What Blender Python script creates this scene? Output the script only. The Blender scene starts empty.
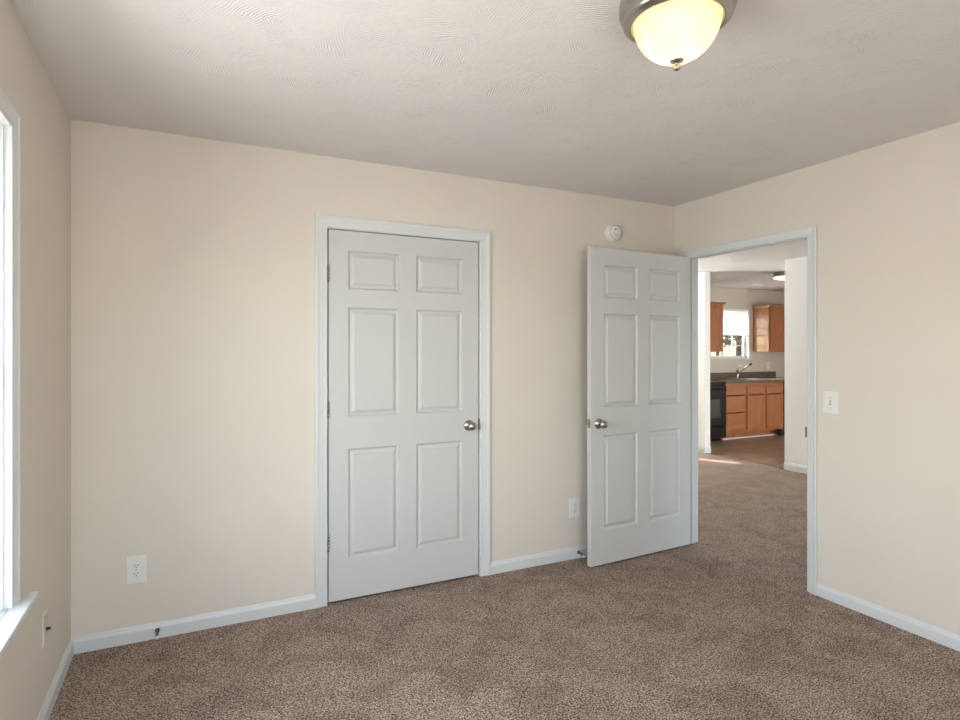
import bpy, math, random
from mathutils import Vector, Matrix
S = bpy.context.scene
COL = S.collection
R = math.radians

# ------------------------------------------------------------------ camera
CH = 1.3848
cam_d = bpy.data.cameras.new('camera')
cam = bpy.data.objects.new('camera', cam_d); COL.objects.link(cam)
cam.location = (0, 0, CH)
cam.rotation_euler = (R(90), 0, -R(26.287))
cam_d.sensor_width = 36.0
cam_d.lens = 585.8 / 960 * 36.0
cam_d.shift_y = -(360 - 350.36) / 960.0
cam_d.clip_start = 0.03; cam_d.clip_end = 400
S.camera = cam

# ------------------------------------------------------------------ view, sky, sun, daylight at the windows, added fill
S.view_settings.view_transform = 'Standard'
S.view_settings.look = 'None'
S.view_settings.gamma = 1.0
S.view_settings.use_curve_mapping = False
S.view_settings.exposure = 0.0

W = bpy.data.worlds.new('sky'); S.world = W; W.use_nodes = True
wn = W.node_tree.nodes; wl = W.node_tree.links
wn.clear()
sky = wn.new('ShaderNodeTexSky'); sky.sky_type = 'NISHITA'; sky.sun_disc = False
sky.sun_elevation = R(40); sky.sun_rotation = R(-27); sky.air_density = 1.0; sky.dust_density = 1.5
bg = wn.new('ShaderNodeBackground'); bg.inputs['Strength'].default_value = 1.0
wo = wn.new('ShaderNodeOutputWorld')
wl.new(sky.outputs[0], bg.inputs[0]); wl.new(bg.outputs[0], wo.inputs[0])

sun_d = bpy.data.lights.new('sun', 'SUN'); sun_d.energy = 30.0; sun_d.angle = R(0.6); sun_d.color = (1, .95, .86)
sun = bpy.data.objects.new('sun', sun_d); COL.objects.link(sun)
el = R(40.4)
sd = Vector((.457 * math.cos(el), -.889 * math.cos(el), -math.sin(el)))
sun.rotation_euler = sd.to_track_quat('-Z', 'Y').to_euler()
sun.location = (0, 12, 9)

def area(name, loc, direction, sx, sy, power, color=(1, 1, 1)):
    d = bpy.data.lights.new(name, 'AREA'); d.shape = 'RECTANGLE'; d.size = sx; d.size_y = sy
    d.energy = power; d.color = color
    o = bpy.data.objects.new(name, d); COL.objects.link(o); o.location = loc
    o.rotation_euler = Vector(direction).to_track_quat('-Z', 'Z').to_euler()
    return o
DAY = (1.0, 1.0, 1.0)
area('daylight_bedroom_window', (-.70, 1.57, 1.33), (1, -.06, .0), 1.26, 1.42, 47, DAY).data.spread = R(152)
area('added_fill_rear', (.55, -1.22, 1.33), (-.10, 1, .16), 1.42, 1.36, 55, DAY)  # added fill from behind the camera, through an invented window
area('daylight_living_window', (4.44, 7.22, 1.33), (0, -1, 0), 0.66, 1.36, 520, DAY)
area('added_fill_living', (5.0, -1.22, 1.2), (0, 1, 0), 1.7, 1.9, 30, DAY)  # added fill for the living room, through an invented door
area('added_fill_kitchen', (9.90, 1.6, 1.1), (-1, .3, .15), 1.5, 1.9, 290, DAY)  # added fill for the kitchen, through an invented door

# ------------------------------------------------------------------ materials
def mat(name, col, rough=.6, metal=0.0, spec=.5, coat=0.0):
    m = bpy.data.materials.new(name); m.use_nodes = True
    b = m.node_tree.nodes['Principled BSDF']
    b.inputs['Base Color'].default_value = (*col, 1)
    b.inputs['Roughness'].default_value = rough
    b.inputs['Metallic'].default_value = metal
    b.inputs['Specular IOR Level'].default_value = spec
    b.inputs['Coat Weight'].default_value = coat
    b.inputs['Coat Roughness'].default_value = .12
    return m, m.node_tree.nodes, m.node_tree.links, b

def noise_bump(m, scale, strength, dist=.002, detail=3):
    nt = m.node_tree; n = nt.nodes; l = nt.links; b = n['Principled BSDF']
    tc = n.new('ShaderNodeTexCoord'); t = n.new('ShaderNodeTexNoise')
    t.inputs['Scale'].default_value = scale; t.inputs['Detail'].default_value = detail
    l.new(tc.outputs['Object'], t.inputs['Vector'])
    bp = n.new('ShaderNodeBump'); bp.inputs['Strength'].default_value = strength; bp.inputs['Distance'].default_value = dist
    l.new(t.outputs[0], bp.inputs['Height']); l.new(bp.outputs[0], b.inputs['Normal'])
    return t

def tint(m, c1, c2, scale, detail=2, lo=.35, hi=.65, vscale=(1, 1, 1)):
    nt = m.node_tree; n = nt.nodes; l = nt.links; b = n['Principled BSDF']
    tc = n.new('ShaderNodeTexCoord'); mp = n.new('ShaderNodeMapping'); mp.inputs['Scale'].default_value = vscale
    t = n.new('ShaderNodeTexNoise'); t.inputs['Scale'].default_value = scale; t.inputs['Detail'].default_value = detail
    r = n.new('ShaderNodeValToRGB')
    r.color_ramp.elements[0].position = lo; r.color_ramp.elements[1].position = hi
    r.color_ramp.elements[0].color = (*c1, 1); r.color_ramp.elements[1].color = (*c2, 1)
    l.new(tc.outputs['Object'], mp.inputs[0]); l.new(mp.outputs[0], t.inputs['Vector'])
    l.new(t.outputs[0], r.inputs[0]); l.new(r.outputs[0], b.inputs['Base Color'])

M = {}
def reg(key, *a, **k):
    M[key] = mat(key, *a, **k)[0]; return M[key]

m = reg('wall_paint', (.72, .655, .578), .75, spec=.25); noise_bump(m, 90, .10, .001)
tint(m, (.715, .65, .573), (.73, .665, .588), 2.2)
m = reg('living_wall_paint', (.85, .83, .81), .75, spec=.25); noise_bump(m, 90, .10, .001)
tint(m, (.845, .825, .805), (.86, .84, .82), 2.2)
m = reg('kitchen_wall_paint', (.62, .56, .48), .75, spec=.25); noise_bump(m, 90, .10, .001)
m = reg('white_trim', (.68, .695, .70), .38, spec=.45); noise_bump(m, 14, .05, .001)
m = reg('door_paint', (.60, .595, .585), .42, spec=.4); noise_bump(m, 120, .05, .0006)
m = reg('white_plastic', (.78, .78, .75), .35); noise_bump(m, 200, .02, .0003)
m = reg('plate_beige', (.62, .57, .49), .4); noise_bump(m, 200, .02, .0003)
m = reg('slot_dark', (.03, .028, .025), .6); noise_bump(m, 100, .02, .0003)
m = reg('brushed_nickel', (.44, .42, .39), .26, metal=1.0); noise_bump(m, 60, .04, .0004)
m = reg('steel', (.62, .62, .62), .22, metal=1.0); noise_bump(m, 60, .03, .0004)
m = reg('dark_steel', (.16, .155, .15), .3, metal=1.0); noise_bump(m, 60, .03, .0004)
m = reg('groove_shade_grey', (.22, .21, .20), .5); noise_bump(m, 60, .03, .0004)  # painted shade for the groove in the smoke alarm
m = reg('chrome', (.72, .72, .73), .10, metal=1.0); noise_bump(m, 30, .01, .0002)
m = reg('black_enamel', (.008, .008, .009), .16, spec=.5); noise_bump(m, 30, .02, .0003)
m = reg('black_glass', (.012, .013, .014), .05, spec=.8); noise_bump(m, 6, .01, .0002)
m = reg('oven_window', (.05, .055, .05), .08, spec=.8); noise_bump(m, 6, .01, .0002)
m = reg('black_plastic', (.012, .011, .010), .5); noise_bump(m, 90, .05, .0005)
m = reg('vinyl_frame', (.80, .81, .80), .35); noise_bump(m, 40, .02, .0004)
m = reg('rubber_white', (.80, .79, .76), .5); noise_bump(m, 90, .02, .0004)
m = reg('countertop', (.12, .085, .06), .20, spec=.5); tint(m, (.085, .06, .043), (.20, .15, .11), 55, 4)
m = reg('strip_brown', (.22, .16, .12), .6); noise_bump(m, 90, .05, .0005)
m = reg('bark', (.10, .07, .05), .9); noise_bump(m, 20, .4, .01)
m = reg('leaf_brown', (.16, .12, .07), .8); tint(m, (.12, .10, .075), (.24, .20, .15), 3)
m = reg('leaf_green', (.10, .14, .04), .8); tint(m, (.15, .16, .05), (.30, .28, .12), 3)
m = reg('dry_grass', (.62, .55, .26), .9); tint(m, (.26, .235, .10), (.42, .37, .21), 1.5, 5)
m = reg('blind_slats', (.88, .88, .86), .5)
# backlit vinyl slats pass light
nt = m.node_tree; nb = nt.nodes['Principled BSDF']
tr = nt.nodes.new('ShaderNodeBsdfTranslucent'); tr.inputs[0].default_value = (.9, .9, .88, 1)
mx = nt.nodes.new('ShaderNodeMixShader'); mx.inputs[0].default_value = .5
nt.links.new(nb.outputs[0], mx.inputs[1]); nt.links.new(tr.outputs[0], mx.inputs[2])
nt.links.new(mx.outputs[0], nt.nodes['Material Output'].inputs[0]); noise_bump(m, 60, .02, .0003)

for kk in ('leaf_brown', 'leaf_green', 'dry_grass'):     # thin leaves and blades pass sunlight
    nt = M[kk].node_tree; nb = nt.nodes['Principled BSDF']; tr = nt.nodes.new('ShaderNodeBsdfTranslucent'); mx = nt.nodes.new('ShaderNodeMixShader'); mx.inputs[0].default_value = .5
    nt.links.new(nt.nodes['Color Ramp'].outputs[0], tr.inputs[0]); nt.links.new(nb.outputs[0], mx.inputs[1]); nt.links.new(tr.outputs[0], mx.inputs[2])
    nt.links.new(mx.outputs[0], nt.nodes['Material Output'].inputs[0])
# window glass: mostly clear with a mirror film
m = bpy.data.materials.new('window_glass'); m.use_nodes = True; n = m.node_tree.nodes; l = m.node_tree.links
n.clear(); t = n.new('ShaderNodeBsdfTransparent'); t.inputs[0].default_value = (.95, .97, .96, 1)
g = n.new('ShaderNodeBsdfGlossy'); g.inputs['Roughness'].default_value = .02

mx = n.new('ShaderNodeMixShader'); o = n.new('ShaderNodeOutputMaterial')
mx.inputs[0].default_value = .06; l.new(t.outputs[0], mx.inputs[1]); l.new(g.outputs[0], mx.inputs[2]); l.new(mx.outputs[0], o.inputs[0])
M['window_glass'] = m

# alabaster lamp glass: translucent, lit by the bulbs inside
m = bpy.data.materials.new('alabaster_glass'); m.use_nodes = True; n = m.node_tree.nodes; l = m.node_tree.links
b = n['Principled BSDF']; b.inputs['Base Color'].default_value = (.85, .72, .45, 1); b.inputs['Roughness'].default_value = .2
tc = n.new('ShaderNodeTexCoord'); no = n.new('ShaderNodeTexNoise'); no.inputs['Scale'].default_value = 9; no.inputs['Detail'].default_value = 3; no.inputs['Distortion'].default_value = 1.5
ra = n.new('ShaderNodeValToRGB'); ra.color_ramp.elements[0].position = .35; ra.color_ramp.elements[1].position = .65
ra.color_ramp.elements[0].color = (.98, .74, .42, 1); ra.color_ramp.elements[1].color = (1, .86, .60, 1)
tr = n.new('ShaderNodeBsdfTranslucent'); em = n.new('ShaderNodeEmission'); em.inputs[1].default_value = .22
mx = n.new('ShaderNodeMixShader'); mx.inputs[0].default_value = .6; ad = n.new('ShaderNodeAddShader')
l.new(tc.outputs['Object'], no.inputs['Vector']); l.new(no.outputs[0], ra.inputs[0])
l.new(ra.outputs[0], tr.inputs[0]); l.new(ra.outputs[0], em.inputs[0])
l.new(b.outputs[0], mx.inputs[1]); l.new(tr.outputs[0], mx.inputs[2]); l.new(mx.outputs[0], ad.inputs[0]); l.new(em.outputs[0], ad.inputs[1])
l.new(ad.outputs[0], n['Material Output'].inputs[0]); M['alabaster_glass'] = m

# kitchen lamp glass, lit
m, n, l, b = mat('lamp_opal', (.9, .88, .82), .3)
b.inputs['Emission Color'].default_value = (1, .93, .8, 1); b.inputs['Emission Strength'].default_value = 2.0; M['lamp_opal'] = m

# varnished wood with grain
def wood(key, c1, c2, vs, rough=.3, coat=.5):
    m, n, l, b = mat(key, c1, rough, coat=coat)
    tint(m, c1, c2, 7, 6, .3, .7, vs); noise_bump(m, 40, .03, .0004); M[key] = m
wood('maple_vertical', (.31, .105, .038), (.42, .165, .065), (4, 4, .5))
wood('maple_horizontal', (.30, .10, .036), (.41, .16, .062), (.5, 4, 4))
wood('maple_side', (.36, .14, .058), (.44, .19, .085), (4, 4, .5), .22, 1.0)

# ceiling: stippled brush strokes turned a different way in each patch
m, n, l, b = mat('ceiling_texture', (.73, .695, .68), .85, spec=.2)
tc = n.new('ShaderNodeTexCoord')
vo = n.new('ShaderNodeTexVoronoi'); vo.inputs['Scale'].default_value = 5.5
wob = n.new('ShaderNodeTexNoise'); wob.inputs['Scale'].default_value = 4
vadd = n.new('ShaderNodeVectorMath'); vadd.operation = 'ADD'
vsc = n.new('ShaderNodeVectorMath'); vsc.operation = 'SCALE'; vsc.inputs['Scale'].default_value = .22
l.new(tc.outputs['Object'], wob.inputs['Vector']); l.new(wob.outputs['Color'], vsc.inputs[0])
l.new(tc.outputs['Object'], vadd.inputs[0]); l.new(vsc.outputs[0], vadd.inputs[1])
l.new(vadd.outputs[0], vo.inputs['Vector'])
sep = n.new('ShaderNodeSeparateColor'); l.new(vo.outputs['Color'], sep.inputs[0])
mu = n.new('ShaderNodeMath'); mu.operation = 'MULTIPLY'; mu.inputs[1].default_value = 6.28; l.new(sep.outputs[0], mu.inputs[0])
vr = n.new('ShaderNodeVectorRotate'); vr.rotation_type = 'Z_AXIS'
l.new(tc.outputs['Object'], vr.inputs['Vector']); l.new(vo.outputs['Position'], vr.inputs['Center']); l.new(mu.outputs[0], vr.inputs['Angle'])
wv = n.new('ShaderNodeTexWave'); wv.inputs['Scale'].default_value = 32; wv.inputs['Distortion'].default_value = 7; wv.inputs['Detail'].default_value = 3; wv.inputs['Detail Scale'].default_value = .8
l.new(vr.outputs[0], wv.inputs['Vector'])
pn = n.new('ShaderNodeTexNoise'); pn.inputs['Scale'].default_value = 7; l.new(tc.outputs['Object'], pn.inputs['Vector'])
pr_ = n.new('ShaderNodeMapRange'); pr_.inputs[1].default_value = .38; pr_.inputs[2].default_value = .80; l.new(pn.outputs[0], pr_.inputs[0])
m2 = n.new('ShaderNodeMath'); m2.operation = 'MULTIPLY'; l.new(wv.outputs['Fac'], m2.inputs[0]); l.new(pr_.outputs[0], m2.inputs[1])
fn = n.new('ShaderNodeTexNoise'); fn.inputs['Scale'].default_value = 45; fn.inputs['Detail'].default_value = 4; l.new(tc.outputs['Object'], fn.inputs['Vector'])
m3 = n.new('ShaderNodeMath'); m3.operation = 'MULTIPLY_ADD'; m3.inputs[1].default_value = .55
l.new(fn.outputs[0], m3.inputs[0]); l.new(m2.outputs[0], m3.inputs[2])
bp = n.new('ShaderNodeBump'); bp.inputs['Strength'].default_value = .75; bp.inputs['Distance'].default_value = .003
l.new(m3.outputs[0], bp.inputs['Height']); l.new(bp.outputs[0], b.inputs['Normal']); M['ceiling_texture'] = m

# carpet: twisted pile speckle, brushed lighter and darker
m, n, l, b = mat('carpet_pile', (.17, .12, .095), .95, spec=.05)
tc = n.new('ShaderNodeTexCoord')
na = n.new('ShaderNodeTexNoise'); na.inputs['Scale'].default_value = 140; na.inputs['Detail'].default_value = 4; na.inputs['Roughness'].default_value = .7
l.new(tc.outputs['Object'], na.inputs['Vector'])
nv = n.new('ShaderNodeTexVoronoi'); nv.inputs['Scale'].default_value = 280; nv.inputs['Randomness'].default_value = 1
l.new(tc.outputs['Object'], nv.inputs['Vector']); sv = n.new('ShaderNodeSeparateColor'); l.new(nv.outputs['Color'], sv.inputs[0])
n1 = n.new('ShaderNodeMath'); n1.operation = 'MULTIPLY_ADD'; n1.inputs[1].default_value = .22
l.new(sv.outputs[0], n1.inputs[0]); l.new(na.outputs[0], n1.inputs[2])
r1 = n.new('ShaderNodeValToRGB'); e = r1.color_ramp.elements
e[0].position = .46; e[0].color = (.050, .032, .024, 1); e[1].position = .76; e[1].color = (.72, .565, .465, 1)
k = e.new(.60); k.color = (.285, .212, .170, 1)
l.new(n1.outputs[0], r1.inputs[0])
n2 = n.new('ShaderNodeTexNoise'); n2.inputs['Scale'].default_value = 3.6; n2.inputs['Detail'].default_value = 7; n2.inputs['Roughness'].default_value = .6; n2.inputs['Distortion'].default_value = 1.2
l.new(tc.outputs['Object'], n2.inputs['Vector'])
r2 = n.new('ShaderNodeMapRange'); r2.inputs[1].default_value = .38; r2.inputs[2].default_value = .56; r2.inputs[3].default_value = .83; r2.inputs[4].default_value = 1.09
l.new(n2.outputs[0], r2.inputs[0])
mm = n.new('ShaderNodeVectorMath'); mm.operation = 'SCALE'
l.new(r1.outputs[0], mm.inputs[0]); l.new(r2.outputs[0], mm.inputs['Scale']); l.new(mm.outputs[0], b.inputs['Base Color'])
bp = n.new('ShaderNodeBump'); bp.inputs['Strength'].default_value = .8; bp.inputs['Distance'].default_value = .006
l.new(n1.outputs[0], bp.inputs['Height']); l.new(bp.outputs[0], b.inputs['Normal'])
M['carpet_pile'] = m

# kitchen vinyl: brown stone-look tiles
m, n, l, b = mat('vinyl_tile', (.2, .14, .1), .35, spec=.4)
tc = n.new('ShaderNodeTexCoord'); br = n.new('ShaderNodeTexBrick'); br.offset = .5; br.inputs['Scale'].default_value = 1
br.inputs['Brick Width'].default_value = .9; br.inputs['Row Height'].default_value = .15; br.inputs['Mortar Size'].default_value = .004
br.inputs['Color1'].default_value = (.20, .135, .09, 1); br.inputs['Color2'].default_value = (.27, .19, .13, 1); br.inputs['Mortar'].default_value = (.10, .07, .05, 1)
l.new(tc.outputs['Object'], br.inputs['Vector'])
no = n.new('ShaderNodeTexNoise'); no.inputs['Scale'].default_value = 6; no.inputs['Detail'].default_value = 5; l.new(tc.outputs['Object'], no.inputs['Vector'])
mr = n.new('ShaderNodeMapRange'); mr.inputs[1].default_value = .3; mr.inputs[2].default_value = .7; mr.inputs[3].default_value = .7; mr.inputs[4].default_value = 1.3; l.new(no.outputs[0], mr.inputs[0])
mm = n.new('ShaderNodeVectorMath'); mm.operation = 'SCALE'; l.new(br.outputs[0], mm.inputs[0]); l.new(mr.outputs[0], mm.inputs['Scale']); l.new(mm.outputs[0], b.inputs['Base Color'])
M['vinyl_tile'] = m

# ------------------------------------------------------------------ mesh helpers
class MB:
    def __init__(s): s.v = []; s.f = []; s.m = []; s.sm = []
    def face(s, pts, mi=0, smooth=False):
        i = len(s.v); s.v += [tuple(p) for p in pts]; s.f.append(tuple(range(i, i + len(pts)))); s.m.append(mi); s.sm.append(smooth); return s
    def box(s, x0, x1, y0, y1, z0, z1, mi=0):
        i = len(s.v)
        s.v += [(x0, y0, z0), (x1, y0, z0), (x1, y1, z0), (x0, y1, z0), (x0, y0, z1), (x1, y0, z1), (x1, y1, z1), (x0, y1, z1)]
        for q in ((0, 3, 2, 1), (4, 5, 6, 7), (0, 1, 5, 4), (1, 2, 6, 5), (2, 3, 7, 6), (3, 0, 4, 7)):
            s.f.append(tuple(i + a for a in q)); s.m.append(mi); s.sm.append(False)
        return s
    def rings(s, rings, mi=0, closed=True, caps=(False, False), smooth=True):
        i = len(s.v); k = len(rings[0])
        for r in rings: s.v += [tuple(p) for p in r]
        for a in range(len(rings) - 1):
            for b in range(k if closed else k - 1):
                c = (b + 1) % k
                s.f.append((i + a * k + b, i + a * k + c, i + (a + 1) * k + c, i + (a + 1) * k + b)); s.m.append(mi); s.sm.append(smooth)
        if caps[0]: s.f.append(tuple(i + b for b in reversed(range(k)))); s.m.append(mi); s.sm.append(False)
        if caps[1]: s.f.append(tuple(i + (len(rings) - 1) * k + b for b in range(k))); s.m.append(mi); s.sm.append(False)
        return s
    def revolve(s, prof, c=(0, 0, 0), axis='z', n=40, mi=0, sign=1, ripple=0, nr=0):
        # prof: list of (radius, height along axis)
        rings = []
        for r, h in prof:
            ring = []
            for j in range(n):
                a = 2 * math.pi * j / n; rr = max(r, 1e-5)
                if nr: rr *= 1 + ripple * math.cos(nr * a)
                u, w = rr * math.cos(a), rr * math.sin(a); h_ = h * sign
                if axis == 'z': p = (c[0] + u, c[1] + w, c[2] + h_)
                elif axis == 'y': p = (c[0] + u, c[1] + h_, c[2] + w)
                else: p = (c[0] + h_, c[1] + u, c[2] + w)
                ring.append(p)
            rings.append(ring)
        return s.rings(rings, mi)
    def tube(s, pts, rad, n=12, mi=0):
        rings = []; N = len(pts)
        for i, p in enumerate(pts):
            p = Vector(p); t = (Vector(pts[min(i + 1, N - 1)]) - Vector(pts[max(i - 1, 0)])).normalized()
            a = Vector((0, 0, 1)) if abs(t.z) < .9 else Vector((1, 0, 0))
            u = t.cross(a).normalized(); w = t.cross(u); r = rad[i] if isinstance(rad, (list, tuple)) else rad
            rings.append([p + u * r * math.cos(2 * math.pi * j / n) + w * r * math.sin(2 * math.pi * j / n) for j in range(n)])
        return s.rings(rings, mi, caps=(True, True))
    def build(s, name, mats, parent=None, bevel=0, origin=(0, 0, 0), merge=False):
        me = bpy.data.meshes.new(name)
        ox, oy, oz = origin
        me.from_pydata([(a - ox, b - oy, c - oz) for a, b, c in s.v], [], s.f)
        for k_ in (mats if isinstance(mats, (list, tuple)) else [mats]): me.materials.append(M[k_])
        for p, mi, sm in zip(me.polygons, s.m, s.sm): p.material_index = mi; p.use_smooth = sm
        me.update()
        import bmesh
        bm = bmesh.new(); bm.from_mesh(me)
        if merge: bmesh.ops.remove_doubles(bm, verts=bm.verts, dist=1e-5)
        bmesh.ops.recalc_face_normals(bm, faces=bm.faces); bm.to_mesh(me); bm.free()
        o = bpy.data.objects.new(name, me); COL.objects.link(o)
        if parent: o.parent = parent
        o.location = origin
        if bevel:
            b = o.modifiers.new('edge', 'BEVEL'); b.width = bevel; b.segments = 2; b.limit_method = 'ANGLE'; b.angle_limit = R(40)
        return o

def tag(o, label, cat, kind=None, group=None):
    o['label'] = label; o['category'] = cat
    if kind: o['kind'] = kind
    if group: o['group'] = group
    return o
def thing(name, label, cat, loc, rz=0, kind=None, group=None):
    o = bpy.data.objects.new(name, None); COL.objects.link(o); o.location = loc; o.rotation_euler = (0, 0, rz)
    o.empty_display_size = .1
    return tag(o, label, cat, kind, group)
def dup(root, loc, rz, label, group=None):
    r = root.copy(); COL.objects.link(r); r.location = loc; r.rotation_euler = (0, 0, rz); r['label'] = label
    if group: r['group'] = group
    for ch in list(root.children):
        c = ch.copy(); COL.objects.link(c); c.parent = r
        for g_ in list(ch.children):
            d = g_.copy(); COL.objects.link(d); d.parent = c
    return r

# ------------------------------------------------------------------ dimensions (metres)
D = 3.2236; XL = -.4899; XR = 3.182; XH = 3.292; H = 2.44; TH = .11
Y0 = -1.0                      # rear wall of the bedroom, behind the camera
X2 = 6.20; X2b = 6.30          # partition between living room and kitchen
YW = 7.02                      # outside wall of living room and kitchen
XE = 9.75

def wall_boxes(mb, a0, a1, t0, t1, holes, along='x', z0=0, z1=H):
    """solid wall along x (or y) from a0..a1, thickness t0..t1, with holes (a,b,zlo,zhi)"""
    def bx(p, q, r_, s_):
        if q - p < 1e-4 or s_ - r_ < 1e-4: return
        if along == 'x': mb.box(p, q, t0, t1, r_, s_)
        else: mb.box(t0, t1, p, q, r_, s_)
    cur = a0
    for (p, q, r_, s_) in sorted(holes):
        bx(cur, p, z0, z1); bx(p, q, z0, r_); bx(p, q, s_, z1); cur = q
    bx(cur, a1, z0, z1)
    return mb
def structure(o, label, cat): return tag(o, label, cat, 'structure')

# ---- floors and ceiling
structure(MB().box(XL - .12, X2 + .02, Y0 - .12, YW + .12, -.12, 0).build('floor', 'carpet_pile'),
          'brown speckled cut pile carpet through the bedroom and the room beyond the doorway', 'carpet')
structure(MB().box(X2 + .02, XE + .12, Y0 - .12, YW + .12, -.12, -.002).build('floor_kitchen', 'vinyl_tile'),
          'brown plank vinyl kitchen floor beyond the carpet', 'floor')
structure(MB().box(XL - .12, XE + .12, Y0 - .12, YW + .12, H, H + .12).build('ceiling', 'ceiling_texture'),
          'off white ceiling with brushed stipple texture', 'ceiling')
# ---- bedroom walls
CX0, CX1 = .667, 1.589          # closet opening between jambs
DY0, DY1 = 2.19, 3.105          # doorway opening between jambs
WY0, WY1, WZ0, WZ1 = .96, 2.205, .61, 2.060   # left window, between jambs
JT = .016
structure(wall_boxes(MB(), XL - .12, XR, D, D + TH, [(CX0 - JT, CX1 + JT, 0, 2.05 + JT)]).build('wall_back', 'wall_paint'),
          'cream painted wall holding the closed white door', 'wall')
structure(wall_boxes(MB(), Y0, D, XL - .12, XL, [(WY0 - JT, WY1 + JT, WZ0 - .02, WZ1 + JT)], 'y').build('wall_left', 'wall_paint'),
          'cream painted wall holding the window at the left edge', 'wall')
mb = wall_boxes(MB(), Y0, D + TH, XR, XH, [(DY0 - JT, DY1 + JT, 0, 2.05 + JT)], 'y')
structure(mb.build('wall_right', 'wall_paint'), 'cream painted wall holding the open doorway and light switch', 'wall')
structure(wall_boxes(MB(), XL - .12, XR, Y0 - .12, Y0, [(-.20, 1.30, .60, 2.06)]).build('wall_rear', 'wall_paint'),
          'cream painted wall behind the camera with an added window for fill light', 'wall')
mb = MB().box(CX0 - .4, CX1 + .5, 3.95, 4.05, 0, H).box(CX0 - .5, CX0 - .4, D + TH, 4.05, 0, H).box(CX1 + .5, CX1 + .6, D + TH, 4.05, 0, H)
structure(mb.build('wall_closet', 'wall_paint'), 'walls of the closet behind the closed door', 'wall')
# ---- living room and kitchen walls
LWX0, LWX1 = 4.10, 5.00
structure(wall_boxes(MB(), XH - .1, XE + .12, YW, YW + .14, [(LWX0, LWX1 + .035, .60, 2.06), (7.74, 8.66, 1.25, 2.09)]).build('wall_outside', 'kitchen_wall_paint'),
          'greige kitchen wall around the far window', 'wall')
OY0, OY1 = 4.545, 5.725
mb = MB().box(X2, X2b, OY1, YW, 0, H); structure(mb.build('wall_partition', 'living_wall_paint'), 'pale wall end left of the kitchen opening, far side', 'wall')
mb = MB().box(X2, X2b, Y0, OY0, 0, H); structure(mb.build('wall_partition', 'living_wall_paint'), 'pale wall right of the kitchen opening, behind the doorway', 'wall')
structure(wall_boxes(MB(), XH, XE + .12, Y0 - .12, Y0, [(4.1, 5.9, .05, 2.1)]).build('wall_front', 'living_wall_paint'), 'pale wall of the room beyond, out of sight', 'wall')
structure(wall_boxes(MB(), Y0, YW, XE, XE + .12, [(.8, 2.4, .05, 2.06)], 'y').build('wall_kitchen', 'kitchen_wall_paint'), 'greige side wall of the kitchen, out of sight', 'wall')
structure(MB().box(XH - .1, XH, D + TH, YW, 0, H).build('wall_living', 'living_wall_paint'), 'pale side wall of the room beyond, out of sight', 'wall')
# ---- trim helpers
def sweep_u(mb, a0, a1, z0, z1, prof, mapf, bottom=False):
    """casing around an opening a0..a1, z0..z1; prof = (outward offset, stand-off) pairs"""
    cols = [[], [], [], []]
    for u, d in prof:
        cols[0].append(mapf(a0 - u, z0, d)); cols[1].append(mapf(a0 - u, z1 + u, d))
        cols[2].append(mapf(a1 + u, z1 + u, d)); cols[3].append(mapf(a1 + u, z0, d))
    mb.rings(cols, caps=(True, True), smooth=False)
    return mb
CAS = [(0, 0), (0, .008), (.004, .010), (.014, .0095), (.020, .0115), (.036, .0135), (.044, .017), (.052, .0175), (.056, .016), (.056, 0)]
def cas(w): return [(u * w / .056, d) for u, d in CAS]
BASEP = [(0, 0), (.013, 0), (.013, .052), (.011, .058), (.0085, .062), (.006, .071), (.003, .075), (0, .075)]
def baseboard(name, p, q, nrm, label, h=1.0, prof=None):
    mb = MB(); P = Vector((*p, 0)); Q = Vector((*q, 0)); N = Vector((*nrm, 0))
    rr = [[e_ + N * d + Vector((0, 0, z * h)) for d, z in (prof or BASEP)] for e_ in (P, Q)]
    mb.rings(rr, caps=(True, True), smooth=False)
    return structure(mb.build(name, 'white_trim'), label, 'baseboard')
CW = .064
baseboard('baseboard_back', (XL, D), (CX0 - .003 - CW, D), (0, -1), 'white baseboard on the back wall, left of the closed door')
baseboard('baseboard_back', (CX1 + .003 + CW, D), (XR, D), (0, -1), 'white baseboard on the back wall, between the closed door and the open door')
baseboard('baseboard_left', (XL, Y0), (XL, D - .013), (1, 0), 'white baseboard under the left window')
baseboard('baseboard_right', (XR, Y0), (XR, DY0 - .012 - .052), (-1, 0), 'white baseboard on the right wall, right of the doorway', .92)
baseboard('baseboard_rear', (XL + .013, Y0), (XR - .013, Y0), (0, 1), 'white baseboard behind the camera')
baseboard('baseboard_partition', (X2, Y0), (X2, OY0), (-1, 0), 'white baseboard on the wall right of the kitchen opening', 1.15)
baseboard('baseboard_partition', (X2, OY1 - .013), (X2, YW), (-1, 0), 'white baseboard on the wall left of the kitchen opening', 1.15)
baseboard('baseboard_partition', (X2, OY1), (X2b, OY1), (0, -1), 'white baseboard wrapping the end of the wall left of the kitchen opening', 1.15)
baseboard('baseboard_kitchen', (X2, OY0), (X2b, OY0), (0, 1), 'white baseboard wrapping the wall end right of the kitchen opening', 1.15)
structure(MB().box(X2 - .012, X2 + .03, OY0 + .015, OY1 - .015, -.001, .007).build('trim_1', 'strip_brown', bevel=.003), 'thin metal strip where the carpet meets the kitchen floor', 'threshold')

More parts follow.
